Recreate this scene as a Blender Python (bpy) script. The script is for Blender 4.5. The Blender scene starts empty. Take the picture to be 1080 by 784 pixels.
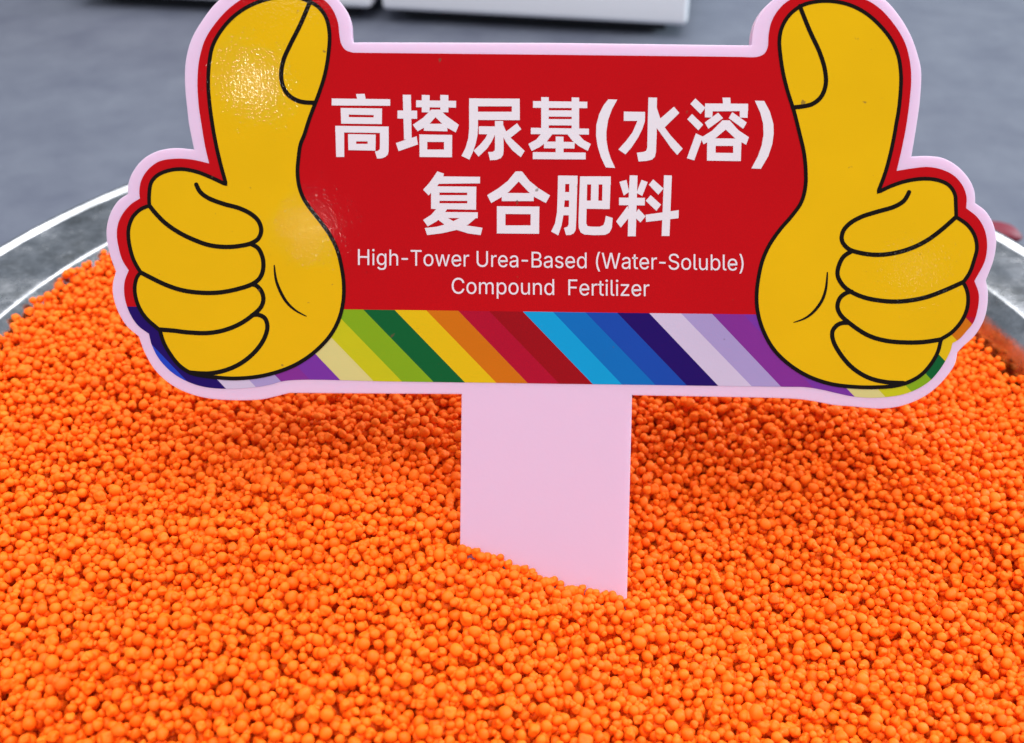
import bpy, bmesh, math, random
from mathutils import Vector, Matrix, noise
from mathutils.geometry import delaunay_2d_cdt

random.seed(7)
scene = bpy.context.scene
COL = scene.collection
R = math.radians

# ------------------------------------------------------------------ camera
H = 0.185                       # camera height above the basin's rim (z = 0)
PITCH = R(37.6)
FPX = 1037.0                    # focal length in photo pixels (photo is 1080 x 784)
cam_d = bpy.data.cameras.new("camera")
cam_d.sensor_width = 36.0
cam_d.sensor_fit = 'HORIZONTAL'
cam_d.lens = FPX / 1080.0 * 36.0
cam_d.clip_start = 0.01
cam_d.clip_end = 50.0
cam = bpy.data.objects.new("camera", cam_d)
cam.location = (0, 0, H)
cam.rotation_euler = (math.pi / 2 - PITCH, 0, 0)
COL.objects.link(cam)
scene.camera = cam
cam_d.dof.use_dof = True
cam_d.dof.focus_distance = 0.250
cam_d.dof.aperture_fstop = 15.0

# ------------------------------------------------------------------ world
world = bpy.data.worlds.new("World")
scene.world = world
world.use_nodes = True
wb = world.node_tree.nodes["Background"]
wb.inputs[0].default_value = (0.80, 0.88, 1.0, 1)
wb.inputs[1].default_value = 0.42

scene.view_settings.view_transform = 'Standard'
scene.view_settings.look = 'None'
scene.view_settings.exposure = 0.0
scene.view_settings.gamma = 1.0
scene.cycles.max_bounces = 10
scene.cycles.diffuse_bounces = 5
scene.cycles.use_denoising = True
scene.cycles.sample_clamp_indirect = 6.0


def ray(px, py):
    u = (px - 540.0) / FPX
    v = (py - 392.0) / FPX
    return Vector((u, math.cos(PITCH) - v * math.sin(PITCH), -(math.sin(PITCH) + v * math.cos(PITCH))))


CAM = Vector((0, 0, H))


def on_level(px, py, z):
    d = ray(px, py)
    return CAM + d * ((z - H) / d.z)


# the plane of the sign: it stands in the granules and leans back
LEAN = R(31.0)
P0 = on_level(574, 600, -0.008)
S_UP = Vector((0, math.sin(LEAN), math.cos(LEAN)))
S_N = Vector((0, -math.cos(LEAN), math.sin(LEAN)))


def sgn(px, py):
    """drawing coordinates of the sign -> its own plane, in metres"""
    d = ray(px, py)
    t = (P0 - CAM).dot(S_N) / d.dot(S_N)
    p = CAM + d * t - P0
    return (p.x, p.dot(S_UP))


# ------------------------------------------------------------------ lamps
def area(name, loc, target, size, power, color):
    l = bpy.data.lights.new(name, 'AREA')
    l.shape = 'RECTANGLE'
    l.size, l.size_y = size
    l.energy = power
    l.color = color
    o = bpy.data.objects.new(name, l)
    o.location = loc
    o.rotation_euler = (Vector(target) - Vector(loc)).to_track_quat('-Z', 'Y').to_euler()
    COL.objects.link(o)
    return o


area("overhead_light", (0.15, 0.22, 1.5), (0.05, 0.20, -0.03), (2.5, 1.9), 59.0, (1.0, 0.97, 0.97))
area("window_light", (2.8, 1.6, 0.75), (0.5, 0.7, -0.08), (1.2, 0.8), 72.0, (0.74, 0.92, 1.0))


def bulb(name, px, py, dist, power, rad):
    """a small hall lamp, hung where the sign mirrors it at that point of the print"""
    x, y = sgn(px, py)
    p = P0 + Vector((x, 0, 0)) + S_UP * y
    i = (p - CAM).normalized()
    r = i - 2 * i.dot(S_N) * S_N
    l = bpy.data.lights.new(name, 'POINT')
    l.energy = power
    l.shadow_soft_size = rad
    l.color = (1.0, 0.96, 0.88)
    o = bpy.data.objects.new(name, l)
    o.location = p + r * dist
    COL.objects.link(o)


bulb("hall_lamp", 266, 88, 1.6, 0.85, 0.011)
bulb("hall_lamp", 330, 240, 1.8, 0.4, 0.011)
bulb("hall_lamp", 966, 284, 1.9, 0.11, 0.012)


# ------------------------------------------------------------------ materials
def mat(name, color, rough=0.5, metal=0.0, spec=0.5):
    m = bpy.data.materials.new(name)
    m.use_nodes = True
    b = m.node_tree.nodes["Principled BSDF"]
    b.inputs["Base Color"].default_value = (*color, 1)
    b.inputs["Roughness"].default_value = rough
    b.inputs["Metallic"].default_value = metal
    b.inputs["Specular IOR Level"].default_value = spec
    return m


def nodes(m):
    return m.node_tree.nodes, m.node_tree.links, m.node_tree.nodes["Principled BSDF"]


def add_noise(m, scale, detail=2.0, rough=0.5, vec=None):
    n, l, b = nodes(m)
    t = n.new("ShaderNodeTexNoise")
    t.inputs["Scale"].default_value = scale
    t.inputs["Detail"].default_value = detail
    t.inputs["Roughness"].default_value = rough
    if vec is None:
        c = n.new("ShaderNodeTexCoord")
        vec = c.outputs["Object"]
    l.new(vec, t.inputs["Vector"])
    return t


def add_bump(m, height, strength, dist):
    n, l, b = nodes(m)
    bp = n.new("ShaderNodeBump")
    bp.inputs["Strength"].default_value = strength
    bp.inputs["Distance"].default_value = dist
    l.new(height, bp.inputs["Height"])
    l.new(bp.outputs[0], b.inputs["Normal"])
    return bp


def ramp(m, fac, stops):
    n, l, b = nodes(m)
    r = n.new("ShaderNodeValToRGB")
    e = r.color_ramp.elements
    while len(e) < len(stops):
        e.new(0.5)
    for k, (p, c) in enumerate(stops):
        e[k].position = p
        e[k].color = c if len(c) == 4 else (*c, 1)
    l.new(fac, r.inputs[0])
    return r


def print_mat(name, color, rough=0.03):
    """laminated print: plain ink under a film with a fine sparkling grain"""
    m = mat(name, color, rough, spec=0.18)
    n, l, b = nodes(m)
    t = add_noise(m, 1500.0, 1.5)
    add_bump(m, t.outputs["Fac"], 1.0, 0.0000185)
    s = add_noise(m, 55.0, 3.0)
    mix = n.new("ShaderNodeHueSaturation")
    mix.inputs["Color"].default_value = (*color, 1)
    mr = n.new("ShaderNodeMapRange")
    mr.inputs["To Min"].default_value = 0.93
    mr.inputs["To Max"].default_value = 1.05
    l.new(s.outputs["Fac"], mr.inputs["Value"])
    l.new(mr.outputs[0], mix.inputs["Value"])
    sp = add_noise(m, 330.0, 2.0)          # specks of dust and ink
    spm = n.new("ShaderNodeMapRange")
    spm.inputs["From Min"].default_value = 0.735
    spm.inputs["From Max"].default_value = 0.775
    spm.inputs["To Max"].default_value = 0.65
    l.new(sp.outputs["Fac"], spm.inputs["Value"])
    dk = n.new("ShaderNodeMix")
    dk.data_type = 'RGBA'
    dk.inputs[7].default_value = (0.10, 0.06, 0.03, 1)
    l.new(spm.outputs[0], dk.inputs[0])
    l.new(mix.outputs[0], dk.inputs[6])
    l.new(dk.outputs[2], b.inputs["Base Color"])
    return m


M = {}
M['red'] = print_mat("red_print", (0.42, 0.0012, 0.004))
M['yellow'] = print_mat("yellow_print", (0.65, 0.375, 0.001))
M['black'] = print_mat("black_print", (0.006, 0.003, 0.002))
M['white'] = print_mat("white_print", (0.66, 0.61, 0.645))
STRIPES = [
    ('cobalt_print', (0.02, 0.06, 0.55)), ('navy_print', (0.018, 0.003, 0.13)), ('pale_print', (0.66, 0.56, 0.74)),
    ('lilac_print', (0.42, 0.33, 0.62)), ('purple_print', (0.24, 0.03, 0.30)), ('violet_print', (0.20, 0.035, 0.36)),
    ('cream_print', (0.72, 0.64, 0.24)), ('lime_print', (0.60, 0.57, 0.01)), ('green_print', (0.24, 0.42, 0.01)),
    ('dark_green_print', (0.005, 0.12, 0.03)), ('sun_print', (0.80, 0.52, 0.005)), ('orange_print', (0.66, 0.17, 0.004)),
    ('crimson_print', (0.46, 0.004, 0.028)), ('ruby_print', (0.34, 0.003, 0.008)), ('cyan_print', (0.006, 0.36, 0.70)),
    ('azure_print', (0.006, 0.16, 0.52)), ('blue_print', (0.012, 0.07, 0.42)),
]
for k, c in STRIPES:
    M[k] = print_mat(k, tuple(v * 0.76 for v in c))

# foam board: white plastic with a lavender cast
M['board'] = mat("white_foam_board", (0.64, 0.46, 0.62), 0.42, spec=0.4)
n, l, b = nodes(M['board'])
t = add_noise(M['board'], 900.0, 2.0)
add_bump(M['board'], t.outputs["Fac"], 0.25, 0.00008)
t2 = add_noise(M['board'], 420.0, 2.0)
r_ = ramp(M['board'], t2.outputs["Fac"], [(0.0, (0.64, 0.46, 0.62)), (0.735, (0.64, 0.46, 0.62)), (0.76, (0.45, 0.34, 0.43))])
b.inputs["Subsurface Weight"].default_value = 0.3
b.inputs["Subsurface Radius"].default_value = (0.008, 0.005, 0.005)
b.inputs["Subsurface Scale"].default_value = 1.0

# granules
M['granule'] = mat("orange_granule", (0.93, 0.150, 0.008), 0.52, spec=0.22)
n, l, b = nodes(M['granule'])
oi = n.new("ShaderNodeAttribute")
oi.attribute_type = 'INSTANCER'
oi.attribute_name = "tint"
r_ = ramp(M['granule'], oi.outputs["Fac"], [(0.0, (0.90, 0.125, 0.003)), (0.5, (0.95, 0.157, 0.004)), (1.0, (0.97, 0.195, 0.008))])
l.new(r_.outputs[0], b.inputs["Base Color"])
t = add_noise(M['granule'], 2200.0, 3.0)
add_bump(M['granule'], t.outputs["Fac"], 0.2, 0.00022)

# stainless steel: satin, smeared and dusty, with streaky reflections mottled into its colour
M['steel'] = mat("stainless_steel", (0.66, 0.68, 0.71), 0.2, 1.0)
n, l, b = nodes(M['steel'])
t = add_noise(M['steel'], 60.0, 5.0, 0.62)
r_ = ramp(M['steel'], t.outputs["Fac"], [(0.30, (0.12,) * 3), (0.52, (0.22,) * 3), (0.72, (0.40,) * 3)])
l.new(r_.outputs[0], b.inputs["Roughness"])
t2 = add_noise(M['steel'], 46.0, 8.0, 0.74)
r2 = ramp(M['steel'], t2.outputs["Fac"], [(0.30, (0.15, 0.16, 0.16)), (0.45, (0.34, 0.36, 0.38)), (0.68, (0.66, 0.68, 0.71))])
l.new(r2.outputs[0], b.inputs["Base Color"])
add_bump(M['steel'], t.outputs["Fac"], 0.12, 0.002)

# table cloth: blue grey, slightly mottled non-woven cloth
M['cloth'] = mat("grey_cloth", (0.16, 0.18, 0.24), 0.62, spec=0.4)
n, l, b = nodes(M['cloth'])
t = add_noise(M['cloth'], 22.0, 7.0, 0.68)
r_ = ramp(M['cloth'], t.outputs["Fac"], [(0.28, (0.068, 0.079, 0.120)), (0.72, (0.120, 0.136, 0.178))])
l.new(r_.outputs[0], b.inputs["Base Color"])
t2 = add_noise(M['cloth'], 700.0, 2.0)
add_bump(M['cloth'], t2.outputs["Fac"], 0.3, 0.0006)
b.inputs["Sheen Weight"].default_value = 0.15

M['tray'] = mat("white_plastic", (0.88, 0.88, 0.92), 0.4)
t = add_noise(M['tray'], 40.0, 3.0)
add_bump(M['tray'], t.outputs["Fac"], 0.1, 0.001)
M['box_shade'] = mat("box_shadow_black", (0.012, 0.012, 0.016), 0.7)  # near-black that paints in the shadow under the boxes
t = add_noise(M['box_shade'], 300.0, 3.0)
add_bump(M['box_shade'], t.outputs["Fac"], 0.2, 0.0005)
M['maroon'] = mat("dark_red_fabric", (0.17, 0.003, 0.020), 0.6)
t = add_noise(M['maroon'], 200.0, 3.0)
add_bump(M['maroon'], t.outputs["Fac"], 0.2, 0.0008)


# ------------------------------------------------------------------ helpers
def link(name, me, m=None, parent=None):
    o = bpy.data.objects.new(name, me)
    COL.objects.link(o)
    if m is not None:
        me.materials.append(m)
    if parent is not None:
        o.parent = parent
    return o


def tag(o, label, cat, kind=None, group=None):
    if label: o["label"] = label
    if cat: o["category"] = cat
    if kind: o["kind"] = kind
    if group: o["group"] = group
    return o


def empty(name, loc):
    o = bpy.data.objects.new(name, None)
    o.empty_display_size = 0.02
    o.location = loc
    COL.objects.link(o)
    return o


def catmull(pts, closed=True, step=2.2):
    """smooth curve through points; a point written (x, y, 1) is a corner"""
    P = [(p[0], p[1]) for p in pts]
    C = [len(p) > 2 for p in pts]
    n = len(P)
    out = []
    for i in range(n if closed else n - 1):
        p1, p2 = P[i], P[(i + 1) % n]
        c1, c2 = C[i], C[(i + 1) % n]
        p0 = P[i - 1] if (closed or i > 0) else p1
        p3 = P[(i + 2) % n] if (closed or i + 2 < n) else p2
        if c1: p0 = (2 * p1[0] - p2[0], 2 * p1[1] - p2[1])
        if c2: p3 = (2 * p2[0] - p1[0], 2 * p2[1] - p1[1])
        d01 = max(math.dist(p0, p1), 1e-4) ** 0.5
        d12 = max(math.dist(p1, p2), 1e-4) ** 0.5
        d23 = max(math.dist(p2, p3), 1e-4) ** 0.5
        L = math.dist(p1, p2)
        k = max(1, int(L / step))
        res = []
        for a in range(2):
            m1 = (p2[a] - p1[a]) if c1 else d12 * ((p1[a] - p0[a]) / d01 - (p2[a] - p0[a]) / (d01 + d12) + (p2[a] - p1[a]) / d12)
            m2 = (p2[a] - p1[a]) if c2 else d12 * ((p2[a] - p1[a]) / d12 - (p3[a] - p1[a]) / (d12 + d23) + (p3[a] - p2[a]) / d23)
            res.append((m1, m2))
        for j in range(k):
            t = j / k
            h00 = 2 * t ** 3 - 3 * t * t + 1
            h10 = t ** 3 - 2 * t * t + t
            h01 = -2 * t ** 3 + 3 * t * t
            h11 = t ** 3 - t * t
            out.append(tuple(h00 * p1[a] + h10 * res[a][0] + h01 * p2[a] + h11 * res[a][1] for a in range(2)))
    if not closed:
        out.append(P[-1])
    return out


def ribbon(pts, width, closed=False):
    """quads along a line; width is a number or a function of 0..1"""
    w = width if callable(width) else (lambda t: width)
    n = len(pts)
    L, Rr = [], []
    for i in range(n):
        a = pts[(i - 1) % n] if (closed or i > 0) else pts[i]
        b = pts[(i + 1) % n] if (closed or i < n - 1) else pts[i]
        dx, dy = b[0] - a[0], b[1] - a[1]
        d = math.hypot(dx, dy) or 1.0
        hw = w(i / (n - 1)) / 2
        nx, ny = -dy / d * hw, dx / d * hw
        L.append((pts[i][0] + nx, pts[i][1] + ny))
        Rr.append((pts[i][0] - nx, pts[i][1] - ny))
    q = []
    for i in range(n if closed else n - 1):
        j = (i + 1) % n
        q.append([L[i], L[j], Rr[j], Rr[i]])
    return q


def disc(c, r, k=12):
    return [(c[0] + r * math.cos(2 * math.pi * i / k), c[1] + r * math.sin(2 * math.pi * i / k)) for i in range(k)]


def ccw(p):
    a = sum(p[i][0] * p[(i + 1) % len(p)][1] - p[(i + 1) % len(p)][0] * p[i][1] for i in range(len(p)))
    return p if a > 0 else p[::-1]


def union_mesh(name, polys, z, pick=None, extra=()):
    """flat print: the union of polygons drawn in sign drawing units, laid z metres above the board"""
    V, F, E = [], [], []
    for p in polys:
        p = ccw(p)
        F.append(list(range(len(V), len(V) + len(p))))
        V += [Vector((q[0], q[1])) for q in p]
    for a, c in extra:
        E.append((len(V), len(V) + 1))
        V += [Vector(a), Vector(c)]
    vs, es, fs, ov, oe, of = delaunay_2d_cdt(V, E, F, 0, 1e-3, True)
    fs = [f for f, src in zip(fs, of) if src]
    me = bpy.data.meshes.new(name)
    faces = [f[::-1] for f in fs]          # drawing y runs down
    me.from_pydata([(*sgn(v.x, v.y), z) for v in vs], [], faces)
    if pick:
        for poly, f in zip(me.polygons, faces):
            cx = sum(vs[i].x for i in f) / len(f)
            cy = sum(vs[i].y for i in f) / len(f)
            poly.material_index = pick(cx, cy)
    me.update()
    return me


def slab_mesh(name, outline, thick, bevel=0.0):
    """an outline cut from a board: front face at z = 0, real thickness behind it"""
    pts = [sgn(*p) for p in outline]
    V = [Vector(p) for p in ccw(pts)]
    vs, es, fs, ov, oe, of = delaunay_2d_cdt(V, [], [list(range(len(V)))], 0, 1e-7, True)
    fs = [f for f, src in zip(fs, of) if src]
    bm = bmesh.new()
    f = [bm.verts.new((v.x, v.y, 0)) for v in vs]
    for t in fs:
        try: bm.faces.new([f[i] for i in t])
        except ValueError: pass
    ext = bmesh.ops.extrude_face_region(bm, geom=bm.faces[:])
    bmesh.ops.translate(bm, vec=(0, 0, -thick), verts=[g for g in ext["geom"] if isinstance(g, bmesh.types.BMVert)])
    bmesh.ops.recalc_face_normals(bm, faces=bm.faces[:])
    if bevel:
        ed = [e for e in bm.edges if len(e.link_faces) == 2 and e.calc_face_angle() > R(60) and abs(e.verts[0].co.z - e.verts[1].co.z) < 1e-6]
        bmesh.ops.bevel(bm, geom=ed, offset=bevel, segments=2, affect='EDGES', profile=0.6)
    me = bpy.data.meshes.new(name)
    bm.to_mesh(me)
    bm.free()
    return me


def lathe(name, profile, seg=160, close=False):
    V, F = [], []
    k = len(profile)
    for i in range(seg):
        a = 2 * math.pi * i / seg
        for r, z in profile:
            V.append((r * math.cos(a), r * math.sin(a), z))
    for i in range(seg):
        j = (i + 1) % seg
        for q in range(k if close else k - 1):
            q2 = (q + 1) % k
            F.append((i * k + q, j * k + q, j * k + q2, i * k + q2))
    me = bpy.data.meshes.new(name)
    me.from_pydata(V, [], F)
    me.shade_smooth()
    me.update()
    return me


# ------------------------------------------------------------------ table cloth
TABLE_Z = -0.082


def cloth_h(x, y):
    return 0.0022 * noise.noise((x * 2.2, y * 2.2, 3.1)) + 0.0007 * noise.noise((x * 9, y * 7, 8.0))


NX, NY = 150, 150
V = [(-1.5 + 3.0 * i / NX, -0.6 + 3.0 * j / NY, 0) for j in range(NY + 1) for i in range(NX + 1)]
V = [(x, y, cloth_h(x, y) - 0.0030) for x, y, z in V]
F = [(j * (NX + 1) + i, j * (NX + 1) + i + 1, (j + 1) * (NX + 1) + i + 1, (j + 1) * (NX + 1) + i) for j in range(NY) for i in range(NX)]
me = bpy.data.meshes.new("tablecloth")
me.from_pydata(V, [], F)
me.shade_smooth()
o = link("tablecloth", me, M['cloth'])
o.location = (0, 0, TABLE_Z)
tag(o, "plain blue-grey cloth covering the table under the steel basin", "tablecloth", "structure")

# ------------------------------------------------------------------ steel basin
BC = Vector((0.0, 0.230))
prof_in = [(0.0005, -0.0775), (0.10, -0.0775), (0.138, -0.0760), (0.150, -0.068), (0.161, -0.050), (0.1678, -0.030), (0.1712, -0.0160),
           (0.1729, -0.0074), (0.1734, -0.0067), (0.1742, -0.0059), (0.1766, -0.0035), (0.1772, -0.0028), (0.1775, -0.0025), (0.1779, -0.00225), (0.1784, -0.0021), (0.1792, -0.0019), (0.190, -0.0010), (0.2010, -0.0002), (0.2022, -0.0001)]
th = 0.0009
prof = prof_in + [(0.2030, 0.0001), (0.2035, 0.0007), (0.2042, 0.0012), (0.2052, 0.0015), (0.2061, 0.0012), (0.2067, 0.0006), (0.2069, -0.0004), (0.2065, -0.0014), (0.2055, -0.0020), (0.2044, -0.0018), (0.2035, -0.0013)]
prof += [(r + (th * 0.9 if z > -0.07 else 0.0002), z - th * (0.9 if z < -0.06 or r > 0.176 else 0.3)) for r, z in reversed(prof_in)]
basin = link("steel_basin", lathe("steel_basin", prof, 220, True), M['steel'])
basin.location = (BC.x, BC.y, 0)
tag(basin, "wide round stainless steel basin with flat smudged rim, filled with orange granules", "basin")

# ------------------------------------------------------------------ granules
def sstep(a, b_, x):
    t = max(0.0, min(1.0, (x - a) / (b_ - a)))
    return t * t * (3 - 2 * t)


def bed(x, y):
    z = -0.0088 - 0.029 * x
    z += 0.0108 * math.exp(-(((x + 0.045) / 0.055) ** 2 + ((y - 0.150) / 0.055) ** 2))
    z -= 0.0106 * math.exp(-(((x - 0.055) / 0.040) ** 2 + ((y - 0.175) / 0.050) ** 2))
    z += 0.0040 * math.exp(-(((x - 0.02) / 0.10) ** 2 + ((y - 0.28) / 0.07) ** 2))
    d = (x - 0.095) * 0.80 + (y - 0.205) * 0.6
    z -= 0.0040 * math.exp(-(d / 0.014) ** 2) * sstep(0.06, 0.09, x)
    # a low lip added in front of the stake to bounce orange light onto it
    z += 0.0034 * math.exp(-((P0.y - y - 0.0125) / 0.0062) ** 2) * math.exp(-((x - P0.x) / 0.032) ** 4)
    z += 0.0042 * noise.noise((x * 17, y * 17, 1.7)) + 0.0017 * noise.noise((x * 42, y * 42, 5.2))
    return z


BED_R = 0.1765


def wall_r(z):
    for (r0, z0), (r1, z1) in zip(prof_in, prof_in[1:]):
        if z0 <= z <= z1:
            return r0 + (r1 - r0) * (z - z0) / (z1 - z0 + 1e-9)
    return prof_in[-1][0]


D0 = 0.00228
verts, rad, tint, rot, asp, kindv = [], [], [], [], [], []


def clear_stake(p, r):
    """a granule that would cut the stake rests against its face instead"""
    p = Vector(p)
    q = p - P0
    d = q.dot(S_N) + 0.0015
    if abs(d) < 0.0015 + r and -0.0236 - r < q.x < 0.0236 + r:
        p.y += (math.copysign(0.0015 + r, d) - d) / S_N.y
    return p


def pour():
    cell = 0.0038
    grid = {}
    rnd = random.Random(11)
    floor = -0.0085
    area_ = math.pi * BED_R ** 2
    count = int(area_ * 0.0090 * 0.50 / (4 / 3 * math.pi * (D0 / 2) ** 3))
    for k in range(count):
        g = rnd.gauss(0, 1)
        r = D0 / 2 * min(1.45, max(0.66, 0.97 + 0.17 * g))
        best = None
        for c in range(6):
            while True:
                x = rnd.uniform(-BED_R, BED_R)
                y = rnd.uniform(-BED_R, BED_R)
                if x * x + y * y < (BED_R - r) ** 2:
                    break
            zz = floor
            ci, cj = int(x // cell), int(y // cell)
            for i in (ci - 1, ci, ci + 1):
                for j in (cj - 1, cj, cj + 1):
                    for (x2, y2, z2, r2) in grid.get((i, j), ()):
                        s = (r + r2) * 0.965
                        d2 = s * s - (x - x2) ** 2 - (y - y2) ** 2
                        if d2 > 0:
                            z_ = z2 + math.sqrt(d2)
                            if z_ > zz:
                                zz = z_
            if best is None or zz < best[2]:
                best = (x, y, zz)
        x, y, zz = best
        grid.setdefault((int(x // cell), int(y // cell)), []).append((x, y, zz, r))
    out = []
    for L in grid.values():
        out += L
    return out


beads = pour()
zs = sorted(b_[2] for b_ in beads)
ztop = zs[int(len(zs) * 0.97)]
rnd = random.Random(5)
for (x, y, z, r) in beads:
    X, Y = x + BC.x, y + BC.y
    zb = bed(X, Y) + (z - ztop)
    if z > ztop + 0.0016:
        continue
    rr = math.hypot(x, y)
    wr = wall_r(zb) - r
    if rr > wr:
        continue
    X, Y, zb = clear_stake((X, Y, zb), r)
    verts.append((X, Y, zb))
    rad.append((r * rnd.uniform(0.9, 1.2), r * rnd.uniform(0.92, 1.08), r * rnd.uniform(0.92, 1.06)))
    tint.append(min(1, max(0, rnd.gauss(0.5, 0.2))))
    rot.append((rnd.uniform(0, 6.28), rnd.uniform(0, 6.28), rnd.uniform(0, 6.28)))
    kindv.append(rnd.choice((0, 0, 1, 1, 2, 3)))
    if rnd.random() < 0.16:                 # two granules grown together
        a, b_ = rnd.uniform(0, 6.28), rnd.uniform(-0.5, 0.35)
        k = r * rnd.uniform(0.75, 1.15)
        q = rnd.uniform(0.7, 0.95) * r
        p = clear_stake((X + k * math.cos(a), Y + k * math.sin(a), zb + k * b_), q)
        if math.hypot(p.x - BC.x, p.y - BC.y) < wall_r(p.z) - q:
            verts.append(tuple(p))
            rad.append((q, q, q))
            tint.append(tint[-1])
            rot.append(rot[-1])
            kindv.append(0)
# granules heaped against the face of the stake
for row in range(4):
    x = -0.024
    while x < 0.024:
        r = D0 / 2 * rnd.uniform(0.8, 1.2)
        X = P0.x + x + r
        Y = P0.y - 0.0005
        for it in range(4):
            zb = bed(X, Y) - 0.0004 - row * 0.0019 + 0.0006 * math.sin(9.1 * row + x * 900)
            p = clear_stake((X, P0.y + (zb - P0.z) * math.tan(LEAN) - r, zb), r)
            Y = p.y
        verts.append(tuple(p))
        rad.append((r, r, r))
        tint.append(rnd.uniform(0.2, 0.8))
        rot.append((0.3, x * 500, 1.0))
        kindv.append(rnd.choice((0, 1, 2)))
        x += r * 1.75
print("granules:", len(verts), "ztop", ztop)

# the packed mass below the top granules
NB = 90
base_v, base_f = [], []
idx = {}
for j in range(NB + 1):
    for i in range(NB + 1):
        x = -0.17 + 0.34 * i / NB
        y = -0.17 + 0.34 * j / NB
        if math.hypot(x, y) < 0.1635:
            idx[i, j] = len(base_v)
            base_v.append((x + BC.x, y + BC.y, bed(x + BC.x, y + BC.y) - 0.0078))
for (i, j) in list(idx):
    q = [(i, j), (i + 1, j), (i + 1, j + 1), (i, j + 1)]
    if all(a in idx for a in q):
        base_f.append([idx[a] for a in q])
nb = len(base_v)
me = bpy.data.meshes.new("orange_granules")
me.from_pydata(base_v + verts, [], base_f)
me.shade_smooth()
at = me.attributes.new("bead", 'BOOLEAN', 'POINT'); at.data.foreach_set("value", [False] * nb + [True] * len(verts))
at = me.attributes.new("rad", 'FLOAT_VECTOR', 'POINT'); at.data.foreach_set("vector", [0.0] * (3 * nb) + [c for v in rad for c in v])
at = me.attributes.new("tint", 'FLOAT', 'POINT'); at.data.foreach_set("value", [0.0] * nb + tint)
at = me.attributes.new("rotv", 'FLOAT_VECTOR', 'POINT'); at.data.foreach_set("vector", [0.0] * (3 * nb) + [c for v in rot for c in v])
at = me.attributes.new("shape", 'INT', 'POINT'); at.data.foreach_set("value", [0] * nb + kindv)
granules = link("orange_granules", me, M['granule'])
tag(granules, "heap of small round bright orange fertilizer granules filling the steel basin", "granules", "stuff")

ng = bpy.data.node_groups.new("granule_heap", 'GeometryNodeTree')
ng.interface.new_socket("Geometry", in_out='INPUT', socket_type='NodeSocketGeometry')
ng.interface.new_socket("Geometry", in_out='OUTPUT', socket_type='NodeSocketGeometry')
gi = ng.nodes.new("NodeGroupInput")
go = ng.nodes.new("NodeGroupOutput")


def named(nm, ty):
    a = ng.nodes.new("GeometryNodeInputNamedAttribute")
    a.data_type = ty
    a.inputs["Name"].default_value = nm
    return a.outputs["Attribute"]


g2i = ng.nodes.new("GeometryNodeGeometryToInstance")
for s in range(4):
    ic = ng.nodes.new("GeometryNodeMeshIcoSphere")
    ic.inputs["Radius"].default_value = 1.0
    ic.inputs["Subdivisions"].default_value = 4
    pos = ng.nodes.new("GeometryNodeInputPosition")
    nt = ng.nodes.new("ShaderNodeTexNoise")
    nt.noise_dimensions = '4D'
    nt.inputs["W"].default_value = 3.7 * s + 1
    nt.inputs["Scale"].default_value = 0.62 if s < 3 else 0.9
    nt.inputs["Detail"].default_value = 0.0
    ng.links.new(pos.outputs[0], nt.inputs["Vector"])
    mr = ng.nodes.new("ShaderNodeMapRange")
    amp = (0.06, 0.10, 0.16, 0.22)[s]
    mr.inputs["From Min"].default_value = 0.25
    mr.inputs["From Max"].default_value = 0.75
    mr.inputs["To Min"].default_value = 1 - amp
    mr.inputs["To Max"].default_value = 1 + amp
    ng.links.new(nt.outputs["Fac"], mr.inputs["Value"])
    vm = ng.nodes.new("ShaderNodeVectorMath")
    vm.operation = 'SCALE'
    ng.links.new(pos.outputs[0], vm.inputs[0])
    ng.links.new(mr.outputs[0], vm.inputs["Scale"])
    sp = ng.nodes.new("GeometryNodeSetPosition")
    ng.links.new(ic.outputs["Mesh"], sp.inputs["Geometry"])
    ng.links.new(vm.outputs[0], sp.inputs["Position"])
    sm = ng.nodes.new("GeometryNodeSetShadeSmooth")
    ng.links.new(sp.outputs[0], sm.inputs[0])
    mt = ng.nodes.new("GeometryNodeSetMaterial")
    mt.inputs["Material"].default_value = M['granule']
    ng.links.new(sm.outputs[0], mt.inputs[0])
    ng.links.new(mt.outputs[0], g2i.inputs[0])
iop = ng.nodes.new("GeometryNodeInstanceOnPoints")
iop.inputs["Pick Instance"].default_value = True
ng.links.new(gi.outputs[0], iop.inputs["Points"])
ng.links.new(named("bead", 'BOOLEAN'), iop.inputs["Selection"])
ng.links.new(g2i.outputs[0], iop.inputs["Instance"])
ng.links.new(named("shape", 'INT'), iop.inputs["Instance Index"])
e2r = ng.nodes.new("FunctionNodeEulerToRotation")
ng.links.new(named("rotv", 'FLOAT_VECTOR'), e2r.inputs[0])
ng.links.new(e2r.outputs[0], iop.inputs["Rotation"])
ng.links.new(named("rad", 'FLOAT_VECTOR'), iop.inputs["Scale"])
jn = ng.nodes.new("GeometryNodeJoinGeometry")
ng.links.new(gi.outputs[0], jn.inputs[0])
ng.links.new(iop.outputs[0], jn.inputs[0])
ng.links.new(jn.outputs[0], go.inputs[0])
md = granules.modifiers.new("granule_heap", 'NODES')
md.node_group = ng

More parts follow.
